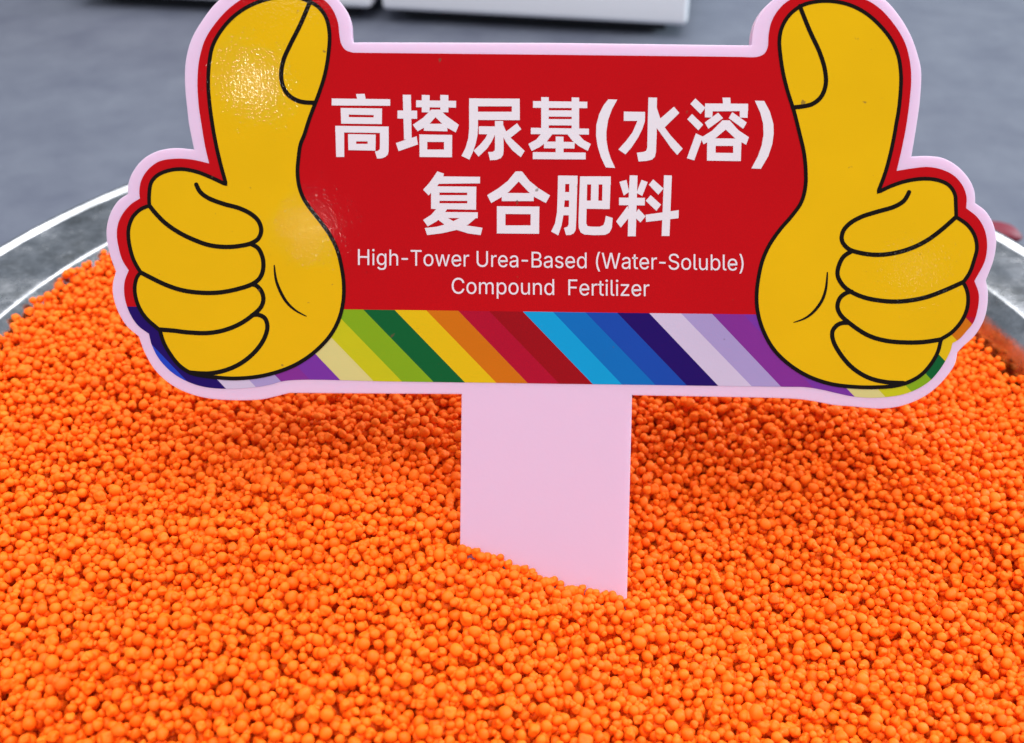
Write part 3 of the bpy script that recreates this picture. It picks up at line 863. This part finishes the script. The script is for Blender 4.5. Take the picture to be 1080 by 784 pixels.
# captions in a plain sans: outlines of the letters used (advance, outlines)
LETTERS = {
    ' ': (0.188, []),
    '(': (0.273, [[[0.089,0.207],[0.09,0.244],[0.094,0.284],[0.101,0.324],[0.109,0.363],[0.12,0.403],[0.132,0.441],[0.145,0.477],[0.16,0.51],[0.177,0.539],[0.236,0.539],[0.22,0.504],[0.204,0.466],[0.191,0.428],[0.179,0.39],[0.169,0.351],[0.161,0.313],[0.156,0.277],[0.152,0.24],[0.151,0.207],[0.154,0.161],[0.16,0.115],[0.167,0.083],[0.177,0.05],[0.188,0.016],[0.202,-0.019],[0.218,-0.057],[0.236,-0.096],[0.177,-0.096],[0.15,-0.047],[0.128,0.004],[0.111,0.055],[0.099,0.105],[0.092,0.157]]]),
    ')': (0.273, [[[0.037,-0.096],[0.056,-0.056],[0.072,-0.017],[0.086,0.018],[0.097,0.052],[0.106,0.085],[0.113,0.116],[0.12,0.162],[0.122,0.207],[0.121,0.24],[0.117,0.277],[0.112,0.313],[0.104,0.351],[0.094,0.39],[0.082,0.428],[0.069,0.466],[0.054,0.504],[0.037,0.539],[0.097,0.539],[0.113,0.51],[0.128,0.477],[0.142,0.441],[0.154,0.403],[0.164,0.363],[0.173,0.323],[0.179,0.284],[0.183,0.244],[0.184,0.207],[0.182,0.156],[0.174,0.104],[0.161,0.053],[0.144,0.003],[0.122,-0.048],[0.097,-0.096]]]),
    '-': (0.453, [[[0.337,0.244],[0.337,0.188],[0.114,0.188],[0.114,0.244]]]),
    'B': (0.456, [[[0.06,0.0],[0.06,0.509],[0.241,0.509],[0.289,0.504],[0.329,0.491],[0.359,0.469],[0.381,0.442],[0.394,0.41],[0.398,0.374],[0.395,0.344],[0.387,0.32],[0.373,0.301],[0.356,0.286],[0.336,0.275],[0.315,0.267],[0.315,0.262],[0.339,0.257],[0.363,0.245],[0.385,0.227],[0.402,0.203],[0.414,0.173],[0.418,0.136],[0.413,0.1],[0.4,0.067],[0.377,0.039],[0.344,0.018],[0.301,0.004],[0.247,0.0]],[[0.125,0.057],[0.245,0.057],[0.296,0.063],[0.33,0.08],[0.349,0.105],[0.355,0.137],[0.352,0.161],[0.342,0.184],[0.327,0.203],[0.306,0.218],[0.279,0.228],[0.248,0.231],[0.125,0.231]],[[0.125,0.285],[0.238,0.285],[0.265,0.288],[0.288,0.296],[0.308,0.309],[0.323,0.326],[0.333,0.348],[0.336,0.372],[0.33,0.403],[0.313,0.429],[0.283,0.446],[0.24,0.452],[0.125,0.452]]]),
    'C': (0.51, [[[0.267,-0.007],[0.225,-0.003],[0.186,0.007],[0.15,0.025],[0.119,0.049],[0.091,0.08],[0.07,0.115],[0.053,0.156],[0.043,0.203],[0.04,0.254],[0.043,0.305],[0.053,0.352],[0.07,0.393],[0.091,0.429],[0.119,0.46],[0.15,0.484],[0.186,0.501],[0.225,0.512],[0.267,0.516],[0.305,0.513],[0.34,0.504],[0.373,0.49],[0.402,0.471],[0.427,0.447],[0.448,0.418],[0.463,0.385],[0.473,0.348],[0.408,0.348],[0.401,0.373],[0.389,0.395],[0.375,0.413],[0.357,0.428],[0.337,0.44],[0.315,0.449],[0.292,0.454],[0.267,0.456],[0.223,0.45],[0.184,0.432],[0.15,0.403],[0.125,0.364],[0.113,0.332],[0.106,0.295],[0.103,0.254],[0.106,0.214],[0.113,0.176],[0.125,0.145],[0.151,0.105],[0.184,0.076],[0.223,0.059],[0.267,0.053],[0.292,0.055],[0.315,0.06],[0.337,0.069],[0.357,0.081],[0.375,0.096],[0.389,0.114],[0.401,0.136],[0.408,0.16],[0.473,0.16],[0.463,0.124],[0.448,0.091],[0.428,0.062],[0.402,0.038],[0.373,0.019],[0.341,0.005],[0.305,-0.004]]]),
    'F': (0.41, [[[0.06,0.0],[0.06,0.509],[0.369,0.509],[0.369,0.452],[0.125,0.452],[0.125,0.278],[0.346,0.278],[0.346,0.221],[0.125,0.221],[0.125,0.0]]]),
    'H': (0.517, [[[0.06,0.0],[0.06,0.509],[0.125,0.509],[0.125,0.289],[0.392,0.289],[0.392,0.509],[0.457,0.509],[0.457,0.0],[0.392,0.0],[0.392,0.232],[0.125,0.232],[0.125,0.0]]]),
    'S': (0.447, [[[0.224,-0.009],[0.172,-0.004],[0.128,0.009],[0.091,0.031],[0.064,0.06],[0.046,0.096],[0.038,0.137],[0.104,0.137],[0.11,0.11],[0.123,0.088],[0.142,0.071],[0.166,0.059],[0.194,0.052],[0.224,0.049],[0.257,0.052],[0.286,0.06],[0.311,0.074],[0.329,0.092],[0.341,0.114],[0.346,0.139],[0.342,0.161],[0.332,0.179],[0.316,0.193],[0.296,0.205],[0.272,0.214],[0.245,0.222],[0.184,0.239],[0.145,0.252],[0.112,0.269],[0.086,0.289],[0.06,0.326],[0.052,0.372],[0.058,0.413],[0.075,0.448],[0.102,0.476],[0.138,0.498],[0.18,0.511],[0.227,0.516],[0.275,0.511],[0.316,0.498],[0.351,0.476],[0.377,0.449],[0.394,0.415],[0.401,0.378],[0.337,0.378],[0.326,0.412],[0.302,0.437],[0.267,0.453],[0.225,0.459],[0.194,0.456],[0.167,0.448],[0.145,0.435],[0.129,0.418],[0.118,0.398],[0.115,0.376],[0.119,0.352],[0.131,0.334],[0.148,0.319],[0.169,0.308],[0.191,0.3],[0.212,0.293],[0.264,0.279],[0.287,0.272],[0.312,0.264],[0.336,0.252],[0.359,0.238],[0.379,0.22],[0.395,0.198],[0.405,0.171],[0.408,0.139],[0.403,0.099],[0.386,0.064],[0.36,0.034],[0.323,0.011],[0.294,-0.0],[0.26,-0.007]]]),
    'T': (0.449, [[[0.032,0.452],[0.032,0.509],[0.417,0.509],[0.417,0.452],[0.257,0.452],[0.257,0.0],[0.193,0.0],[0.193,0.452]]]),
    'U': (0.517, [[[0.259,-0.008],[0.221,-0.006],[0.185,0.002],[0.154,0.015],[0.114,0.043],[0.085,0.08],[0.066,0.124],[0.06,0.173],[0.06,0.509],[0.124,0.509],[0.124,0.178],[0.128,0.144],[0.141,0.113],[0.16,0.087],[0.187,0.068],[0.22,0.056],[0.259,0.052],[0.298,0.056],[0.331,0.068],[0.357,0.087],[0.377,0.113],[0.389,0.144],[0.393,0.178],[0.393,0.509],[0.457,0.509],[0.457,0.173],[0.451,0.124],[0.433,0.08],[0.403,0.043],[0.363,0.015],[0.332,0.002],[0.297,-0.006]]]),
    'W': (0.686, [[[0.155,0.0],[0.016,0.509],[0.082,0.509],[0.163,0.196],[0.17,0.171],[0.175,0.145],[0.181,0.12],[0.187,0.094],[0.192,0.067],[0.197,0.04],[0.189,0.04],[0.194,0.067],[0.2,0.094],[0.205,0.12],[0.211,0.145],[0.218,0.171],[0.224,0.196],[0.306,0.509],[0.38,0.509],[0.462,0.196],[0.468,0.171],[0.474,0.145],[0.48,0.12],[0.486,0.094],[0.492,0.067],[0.497,0.04],[0.488,0.04],[0.493,0.067],[0.499,0.094],[0.504,0.12],[0.51,0.145],[0.523,0.196],[0.603,0.509],[0.67,0.509],[0.53,0.0],[0.455,0.0],[0.368,0.323],[0.359,0.356],[0.351,0.391],[0.344,0.431],[0.336,0.475],[0.35,0.475],[0.342,0.433],[0.335,0.395],[0.327,0.359],[0.318,0.323],[0.23,0.0]]]),
    'a': (0.389, [[[0.16,-0.009],[0.126,-0.005],[0.094,0.005],[0.068,0.022],[0.048,0.045],[0.035,0.073],[0.03,0.108],[0.034,0.138],[0.043,0.161],[0.058,0.179],[0.078,0.193],[0.1,0.203],[0.125,0.211],[0.152,0.216],[0.178,0.22],[0.209,0.224],[0.234,0.227],[0.252,0.23],[0.265,0.235],[0.273,0.243],[0.276,0.255],[0.276,0.257],[0.273,0.279],[0.267,0.297],[0.256,0.311],[0.24,0.322],[0.22,0.329],[0.196,0.331],[0.171,0.329],[0.149,0.322],[0.132,0.313],[0.118,0.301],[0.107,0.288],[0.1,0.274],[0.041,0.291],[0.057,0.322],[0.079,0.346],[0.104,0.364],[0.133,0.375],[0.163,0.382],[0.194,0.384],[0.215,0.383],[0.239,0.379],[0.263,0.372],[0.286,0.36],[0.306,0.343],[0.322,0.32],[0.333,0.29],[0.337,0.251],[0.337,0.0],[0.277,0.0],[0.277,0.052],[0.272,0.052],[0.264,0.038],[0.252,0.025],[0.236,0.012],[0.215,0.001],[0.19,-0.006]],[[0.17,0.045],[0.202,0.049],[0.228,0.059],[0.248,0.074],[0.263,0.093],[0.272,0.115],[0.276,0.138],[0.276,0.19],[0.259,0.182],[0.246,0.179],[0.231,0.176],[0.216,0.173],[0.2,0.171],[0.175,0.168],[0.154,0.164],[0.134,0.159],[0.117,0.15],[0.103,0.139],[0.095,0.124],[0.092,0.105],[0.094,0.087],[0.102,0.072],[0.114,0.061],[0.13,0.052],[0.149,0.047]]]),
    'b': (0.424, [[[0.229,-0.008],[0.198,-0.005],[0.172,0.004],[0.153,0.017],[0.138,0.031],[0.127,0.046],[0.118,0.059],[0.112,0.059],[0.112,0.0],[0.053,0.0],[0.053,0.509],[0.114,0.509],[0.114,0.319],[0.118,0.319],[0.127,0.331],[0.137,0.346],[0.152,0.36],[0.171,0.373],[0.197,0.381],[0.229,0.384],[0.274,0.378],[0.313,0.361],[0.345,0.332],[0.37,0.293],[0.381,0.262],[0.388,0.227],[0.39,0.189],[0.388,0.151],[0.381,0.115],[0.37,0.084],[0.346,0.045],[0.313,0.016],[0.274,-0.002]],[[0.22,0.047],[0.253,0.051],[0.279,0.066],[0.301,0.088],[0.316,0.117],[0.325,0.151],[0.328,0.189],[0.325,0.227],[0.316,0.261],[0.301,0.29],[0.28,0.311],[0.253,0.325],[0.22,0.33],[0.188,0.325],[0.161,0.312],[0.14,0.291],[0.125,0.263],[0.116,0.229],[0.113,0.189],[0.116,0.15],[0.125,0.115],[0.14,0.086],[0.162,0.065],[0.188,0.051]]]),
    'd': (0.424, [[[0.195,-0.008],[0.151,-0.002],[0.111,0.016],[0.079,0.045],[0.055,0.084],[0.043,0.115],[0.036,0.151],[0.034,0.189],[0.036,0.227],[0.043,0.262],[0.055,0.293],[0.079,0.332],[0.112,0.361],[0.151,0.378],[0.196,0.384],[0.228,0.381],[0.253,0.373],[0.272,0.36],[0.287,0.346],[0.298,0.331],[0.306,0.319],[0.311,0.319],[0.311,0.509],[0.372,0.509],[0.372,0.0],[0.313,0.0],[0.313,0.059],[0.307,0.059],[0.298,0.046],[0.287,0.031],[0.272,0.017],[0.252,0.004],[0.227,-0.005]],[[0.205,0.047],[0.236,0.051],[0.263,0.065],[0.284,0.086],[0.299,0.115],[0.309,0.15],[0.312,0.189],[0.309,0.229],[0.3,0.263],[0.284,0.291],[0.263,0.312],[0.237,0.325],[0.205,0.33],[0.172,0.325],[0.145,0.311],[0.124,0.29],[0.108,0.261],[0.099,0.227],[0.096,0.189],[0.099,0.151],[0.109,0.117],[0.124,0.088],[0.145,0.066],[0.172,0.051]]]),
    'e': (0.404, [[[0.212,-0.008],[0.161,-0.002],[0.117,0.016],[0.082,0.046],[0.056,0.085],[0.044,0.115],[0.036,0.15],[0.034,0.187],[0.036,0.224],[0.044,0.259],[0.055,0.29],[0.081,0.329],[0.115,0.359],[0.157,0.378],[0.205,0.384],[0.236,0.382],[0.266,0.374],[0.294,0.361],[0.319,0.341],[0.341,0.315],[0.357,0.282],[0.368,0.242],[0.371,0.194],[0.371,0.169],[0.075,0.169],[0.075,0.221],[0.338,0.221],[0.31,0.202],[0.307,0.237],[0.298,0.269],[0.283,0.294],[0.263,0.314],[0.237,0.326],[0.205,0.33],[0.173,0.326],[0.146,0.313],[0.125,0.294],[0.109,0.27],[0.099,0.241],[0.096,0.211],[0.096,0.178],[0.1,0.139],[0.11,0.106],[0.128,0.08],[0.151,0.061],[0.179,0.05],[0.212,0.046],[0.234,0.048],[0.254,0.053],[0.271,0.061],[0.285,0.073],[0.297,0.088],[0.306,0.105],[0.365,0.091],[0.353,0.063],[0.335,0.039],[0.311,0.019],[0.283,0.004],[0.249,-0.005]]]),
    'g': (0.425, [[[0.207,-0.151],[0.168,-0.148],[0.134,-0.14],[0.105,-0.127],[0.082,-0.11],[0.064,-0.091],[0.051,-0.069],[0.101,-0.041],[0.11,-0.053],[0.122,-0.066],[0.136,-0.078],[0.154,-0.088],[0.178,-0.095],[0.207,-0.097],[0.249,-0.092],[0.282,-0.075],[0.304,-0.047],[0.311,-0.006],[0.311,0.068],[0.306,0.068],[0.298,0.056],[0.287,0.041],[0.272,0.028],[0.252,0.016],[0.227,0.008],[0.195,0.005],[0.152,0.01],[0.113,0.027],[0.08,0.053],[0.055,0.09],[0.044,0.12],[0.036,0.154],[0.034,0.191],[0.036,0.228],[0.043,0.263],[0.055,0.293],[0.08,0.332],[0.112,0.361],[0.152,0.378],[0.196,0.384],[0.228,0.382],[0.253,0.373],[0.273,0.36],[0.288,0.346],[0.299,0.331],[0.308,0.319],[0.313,0.319],[0.313,0.379],[0.372,0.379],[0.372,-0.009],[0.367,-0.054],[0.35,-0.09],[0.324,-0.117],[0.291,-0.136],[0.251,-0.147]],[[0.205,0.059],[0.237,0.063],[0.264,0.075],[0.285,0.095],[0.3,0.121],[0.309,0.154],[0.312,0.193],[0.309,0.231],[0.3,0.264],[0.285,0.291],[0.264,0.312],[0.237,0.325],[0.205,0.33],[0.172,0.325],[0.145,0.312],[0.124,0.29],[0.109,0.262],[0.099,0.229],[0.096,0.193],[0.099,0.155],[0.109,0.123],[0.124,0.096],[0.145,0.076],[0.172,0.063]]]),
    'h': (0.41, [[[0.114,0.227],[0.114,0.0],[0.053,0.0],[0.053,0.509],[0.114,0.509],[0.114,0.287],[0.102,0.287],[0.124,0.332],[0.152,0.362],[0.187,0.379],[0.227,0.384],[0.264,0.38],[0.295,0.369],[0.321,0.349],[0.341,0.321],[0.353,0.285],[0.357,0.24],[0.357,0.0],[0.296,0.0],[0.296,0.235],[0.29,0.275],[0.273,0.304],[0.246,0.323],[0.21,0.329],[0.184,0.326],[0.161,0.317],[0.141,0.303],[0.126,0.283],[0.117,0.257]]]),
    'i': (0.167, [[[0.053,0.0],[0.053,0.379],[0.114,0.379],[0.114,0.0]],[[0.084,0.443],[0.067,0.446],[0.054,0.455],[0.044,0.468],[0.041,0.483],[0.044,0.499],[0.054,0.512],[0.067,0.521],[0.084,0.524],[0.1,0.521],[0.114,0.512],[0.123,0.499],[0.126,0.483],[0.123,0.468],[0.114,0.455],[0.1,0.446]]]),
    'l': (0.189, [[[0.139,-0.002],[0.101,0.003],[0.074,0.02],[0.058,0.047],[0.053,0.084],[0.053,0.509],[0.114,0.509],[0.114,0.099],[0.115,0.077],[0.12,0.062],[0.13,0.054],[0.146,0.052],[0.16,0.053],[0.17,0.054],[0.181,0.003],[0.162,-0.001],[0.151,-0.002]]]),
    'm': (0.61, [[[0.053,0.0],[0.053,0.379],[0.112,0.379],[0.112,0.295],[0.108,0.295],[0.118,0.323],[0.132,0.346],[0.151,0.363],[0.172,0.376],[0.195,0.384],[0.219,0.386],[0.257,0.38],[0.287,0.361],[0.309,0.331],[0.321,0.295],[0.312,0.295],[0.322,0.321],[0.337,0.343],[0.357,0.361],[0.381,0.375],[0.407,0.383],[0.437,0.386],[0.468,0.383],[0.497,0.372],[0.522,0.354],[0.541,0.328],[0.553,0.296],[0.557,0.255],[0.557,0.0],[0.496,0.0],[0.496,0.254],[0.49,0.289],[0.473,0.313],[0.447,0.326],[0.419,0.33],[0.395,0.328],[0.374,0.32],[0.358,0.307],[0.345,0.29],[0.338,0.27],[0.335,0.247],[0.335,0.0],[0.274,0.0],[0.274,0.26],[0.269,0.288],[0.253,0.311],[0.229,0.326],[0.199,0.33],[0.178,0.328],[0.158,0.32],[0.14,0.307],[0.126,0.289],[0.117,0.266],[0.114,0.238],[0.114,0.0]]]),
    'n': (0.41, [[[0.114,0.227],[0.114,0.0],[0.053,0.0],[0.053,0.379],[0.112,0.379],[0.112,0.287],[0.102,0.287],[0.124,0.332],[0.152,0.362],[0.187,0.379],[0.227,0.384],[0.264,0.38],[0.295,0.369],[0.321,0.349],[0.341,0.321],[0.353,0.285],[0.357,0.24],[0.357,0.0],[0.296,0.0],[0.296,0.235],[0.29,0.275],[0.273,0.304],[0.246,0.323],[0.21,0.329],[0.184,0.326],[0.161,0.317],[0.141,0.303],[0.126,0.283],[0.117,0.257]]]),
    'o': (0.415, [[[0.207,-0.008],[0.159,-0.002],[0.117,0.016],[0.082,0.046],[0.056,0.085],[0.044,0.116],[0.037,0.15],[0.034,0.187],[0.037,0.225],[0.044,0.26],[0.056,0.291],[0.082,0.33],[0.117,0.36],[0.159,0.378],[0.207,0.384],[0.256,0.378],[0.299,0.36],[0.333,0.33],[0.359,0.291],[0.371,0.26],[0.379,0.225],[0.381,0.187],[0.379,0.15],[0.371,0.116],[0.359,0.085],[0.333,0.046],[0.299,0.016],[0.256,-0.002]],[[0.207,0.046],[0.242,0.051],[0.27,0.066],[0.292,0.089],[0.307,0.117],[0.316,0.151],[0.319,0.187],[0.316,0.224],[0.307,0.258],[0.292,0.287],[0.27,0.31],[0.242,0.325],[0.207,0.33],[0.173,0.325],[0.145,0.31],[0.124,0.287],[0.108,0.258],[0.099,0.224],[0.096,0.187],[0.099,0.151],[0.108,0.117],[0.124,0.089],[0.145,0.066],[0.173,0.051]]]),
    'p': (0.424, [[[0.053,-0.143],[0.053,0.379],[0.112,0.379],[0.112,0.319],[0.118,0.319],[0.126,0.331],[0.137,0.346],[0.152,0.36],[0.171,0.373],[0.197,0.381],[0.229,0.384],[0.274,0.378],[0.313,0.361],[0.345,0.332],[0.37,0.293],[0.381,0.262],[0.388,0.227],[0.39,0.189],[0.388,0.151],[0.381,0.115],[0.37,0.084],[0.346,0.045],[0.313,0.016],[0.274,-0.002],[0.229,-0.008],[0.198,-0.005],[0.173,0.004],[0.153,0.017],[0.138,0.031],[0.127,0.046],[0.118,0.059],[0.114,0.059],[0.114,-0.143]],[[0.22,0.047],[0.253,0.051],[0.279,0.066],[0.301,0.088],[0.316,0.117],[0.325,0.151],[0.328,0.189],[0.325,0.227],[0.316,0.261],[0.301,0.29],[0.28,0.311],[0.253,0.325],[0.22,0.33],[0.188,0.325],[0.161,0.312],[0.14,0.291],[0.125,0.263],[0.116,0.229],[0.113,0.189],[0.116,0.15],[0.125,0.115],[0.14,0.086],[0.162,0.065],[0.188,0.051]]]),
    'r': (0.259, [[[0.053,0.0],[0.053,0.379],[0.112,0.379],[0.112,0.321],[0.115,0.321],[0.13,0.347],[0.152,0.367],[0.181,0.38],[0.213,0.385],[0.229,0.384],[0.243,0.384],[0.243,0.322],[0.23,0.324],[0.219,0.325],[0.207,0.326],[0.182,0.323],[0.159,0.315],[0.14,0.301],[0.126,0.284],[0.117,0.262],[0.114,0.237],[0.114,0.0]]]),
    's': (0.365, [[[0.182,-0.008],[0.145,-0.005],[0.112,0.003],[0.084,0.018],[0.062,0.038],[0.045,0.063],[0.036,0.094],[0.094,0.107],[0.105,0.079],[0.124,0.06],[0.15,0.049],[0.181,0.045],[0.217,0.05],[0.244,0.062],[0.262,0.081],[0.268,0.103],[0.265,0.121],[0.254,0.136],[0.237,0.147],[0.212,0.155],[0.149,0.17],[0.104,0.186],[0.072,0.208],[0.053,0.237],[0.047,0.274],[0.051,0.305],[0.065,0.332],[0.087,0.354],[0.115,0.37],[0.149,0.381],[0.187,0.384],[0.223,0.381],[0.254,0.372],[0.279,0.358],[0.299,0.339],[0.314,0.316],[0.324,0.29],[0.268,0.277],[0.258,0.298],[0.243,0.316],[0.219,0.328],[0.187,0.333],[0.156,0.329],[0.131,0.317],[0.114,0.299],[0.109,0.277],[0.112,0.258],[0.124,0.243],[0.144,0.232],[0.172,0.223],[0.229,0.209],[0.275,0.194],[0.306,0.171],[0.325,0.142],[0.331,0.107],[0.326,0.075],[0.312,0.047],[0.29,0.024],[0.26,0.006],[0.223,-0.005]]]),
    't': (0.227, [[[0.204,0.379],[0.204,0.327],[0.006,0.327],[0.006,0.379]],[[0.065,0.471],[0.126,0.471],[0.126,0.098],[0.128,0.076],[0.136,0.061],[0.15,0.053],[0.17,0.05],[0.185,0.051],[0.202,0.054],[0.213,0.002],[0.203,-0.001],[0.192,-0.003],[0.18,-0.004],[0.168,-0.004],[0.125,0.002],[0.092,0.021],[0.072,0.052],[0.065,0.093]]]),
    'u': (0.41, [[[0.182,-0.005],[0.146,-0.001],[0.115,0.011],[0.089,0.031],[0.069,0.059],[0.057,0.095],[0.053,0.139],[0.053,0.379],[0.114,0.379],[0.114,0.144],[0.119,0.105],[0.137,0.075],[0.164,0.056],[0.2,0.05],[0.226,0.053],[0.249,0.062],[0.268,0.077],[0.283,0.097],[0.293,0.122],[0.296,0.153],[0.296,0.379],[0.357,0.379],[0.357,0.0],[0.298,0.0],[0.298,0.092],[0.307,0.092],[0.286,0.047],[0.257,0.017],[0.222,0.0]]]),
    'w': (0.567, [[[0.138,0.0],[0.023,0.379],[0.087,0.379],[0.133,0.214],[0.143,0.177],[0.154,0.137],[0.165,0.091],[0.175,0.041],[0.165,0.041],[0.175,0.09],[0.186,0.135],[0.196,0.176],[0.206,0.214],[0.252,0.379],[0.316,0.379],[0.362,0.214],[0.371,0.176],[0.382,0.136],[0.392,0.091],[0.402,0.041],[0.391,0.041],[0.402,0.09],[0.413,0.135],[0.423,0.176],[0.434,0.214],[0.48,0.379],[0.545,0.379],[0.429,0.0],[0.368,0.0],[0.319,0.172],[0.305,0.225],[0.297,0.252],[0.291,0.28],[0.277,0.338],[0.291,0.338],[0.277,0.28],[0.27,0.252],[0.263,0.225],[0.255,0.198],[0.248,0.172],[0.199,0.0]]]),
    'z': (0.38, [[[0.042,0.0],[0.042,0.046],[0.254,0.32],[0.254,0.323],[0.048,0.323],[0.048,0.379],[0.333,0.379],[0.333,0.331],[0.126,0.06],[0.126,0.056],[0.339,0.056],[0.339,0.0]]]),
}


_a, _o = LETTERS['-']
LETTERS['-'] = (_a - 0.10, [[(x - 0.05, y) for x, y in p] for p in _o])


def caption(text, x0, y0, x1, y1, cap):
    """a line of text from (x0, y0) to (x1, y1) on its baseline, capitals cap units high"""
    total = sum(LETTERS[c][0] for c in text) - 0.08
    sx = math.hypot(x1 - x0, y1 - y0) / total
    sy = cap / 0.509
    cu = bpy.data.curves.new("caption", 'CURVE')
    cu.dimensions = '2D'
    cu.fill_mode = 'BOTH'
    pen = -0.04
    slope = (y1 - y0) / (x1 - x0)
    for c in text:
        adv, outl = LETTERS[c]
        for pts in outl:
            s = cu.splines.new('POLY')
            s.points.add(len(pts) - 1)
            s.use_cyclic_u = True
            for p, (gx, gy) in zip(s.points, pts):
                px = x0 + (pen + gx) * sx
                py = y0 + slope * (px - x0) - gy * sy
                p.co = (px, -py, 0, 1)
        pen += adv
    o = bpy.data.objects.new("caption", cu)
    COL.objects.link(o)
    bpy.context.view_layer.update()
    ev = o.evaluated_get(bpy.context.evaluated_depsgraph_get())
    me = bpy.data.meshes.new_from_object(ev)
    bpy.data.objects.remove(o)
    for v in me.vertices:
        v.co = (*sgn(v.co.x, -v.co.y), 2 * LAYER)
    me.materials.clear()
    me.update()
    if sum(p.normal.z for p in me.polygons) < 0:
        me.flip_normals()
    return me


link("lettering", caption("High-Tower Urea-Based (Water-Soluble)", 377, 279.6, 785.5, 285.6, 16.6), M['white'], sign)
link("lettering", caption("Compound  Fertilizer", 476.5, 309.8, 684, 312.6, 16.6), M['white'], sign)

# ------------------------------------------------------------------ things on the table behind the basin
def rounded_box(name, lx, ly, z0, z1, taper, bevel, seg=3):
    bm = bmesh.new()
    a, b2 = lx / 2, ly / 2
    lo = [bm.verts.new((x * (a - taper), y * (b2 - taper), z0)) for x, y in ((-1, -1), (1, -1), (1, 1), (-1, 1))]
    hi = [bm.verts.new((x * a, y * b2, z1)) for x, y in ((-1, -1), (1, -1), (1, 1), (-1, 1))]
    bm.faces.new(lo[::-1])
    bm.faces.new(hi)
    for k in range(4):
        bm.faces.new((lo[k], lo[(k + 1) % 4], hi[(k + 1) % 4], hi[k]))
    bmesh.ops.bevel(bm, geom=bm.edges[:], offset=bevel, segments=seg, affect='EDGES', profile=0.5)
    me = bpy.data.meshes.new(name)
    bm.to_mesh(me)
    bm.free()
    me.shade_smooth()
    return me


def tray(pl, pr, label, depth=0.20):
    """a white plastic box over a dark block standing in for its shadow; its near lower edge runs from point pl to point pr of the photo"""
    zb = TABLE_Z + 0.008
    A, B = on_level(*pl, zb), on_level(*pr, zb)
    d = (B - A)
    L = d.length
    ang = math.atan2(d.y, d.x)
    side = Vector((-math.sin(ang), math.cos(ang), 0))
    c = (A + B) / 2 + side * (depth / 2)
    t = empty("plastic_box", (c.x, c.y, TABLE_Z))
    t.rotation_euler = (0, 0, ang)
    tag(t, label, "box", None, "white boxes behind the basin")
    link("body", rounded_box("body", L + 0.012, depth + 0.012, 0.008, 0.075, -0.003, 0.005), M['tray'], t)
    link("lid", rounded_box("lid", L + 0.020, depth + 0.020, 0.0755, 0.085, 0.0, 0.003), M['tray'], t)
    link("shadow_block", rounded_box("shadow_block", L - 0.016, depth - 0.010, 0.0, 0.0075, 0.0, 0.002), M['box_shade'], t)  # inset dark block, in place of the contact shadow


tray((416, 8.5), (713, 24.5), "longer white plastic box over a dark block standing in for its shadow, right of the gap behind the sign")
tray((92, -8.5), (384, 6.5), "white plastic box over a dark block standing in for its shadow behind the left thumb, mostly out of view")

# a dark red pouch lying past the rim on the right
pc = on_level(1034, 252, TABLE_Z)
bm = bmesh.new()
bmesh.ops.create_uvsphere(bm, u_segments=32, v_segments=16, radius=1.0)
for v in bm.verts:
    x, y, z = v.co
    sx = math.copysign(abs(x) ** 0.6, x)
    sy = math.copysign(abs(y) ** 0.75, y)
    w = 1 - 0.25 * max(0, sx) ** 3
    v.co = (sx * 0.0205, sy * 0.0085 * w, (z * 0.5 + 0.5) * 0.009 * (1 - 0.35 * abs(sx) ** 4) + 0.0006 * noise.noise((x * 3, y * 3, z)))
me = bpy.data.meshes.new("red_pouch")
bm.to_mesh(me)
bm.free()
me.shade_smooth()
pouch = link("red_pouch", me, M['maroon'])
pouch.location = (pc.x, pc.y, TABLE_Z)
pouch.rotation_euler = (0, 0, R(-8))
tag(pouch, "small dark red rounded object on the grey cloth beyond the basin rim", "pouch")
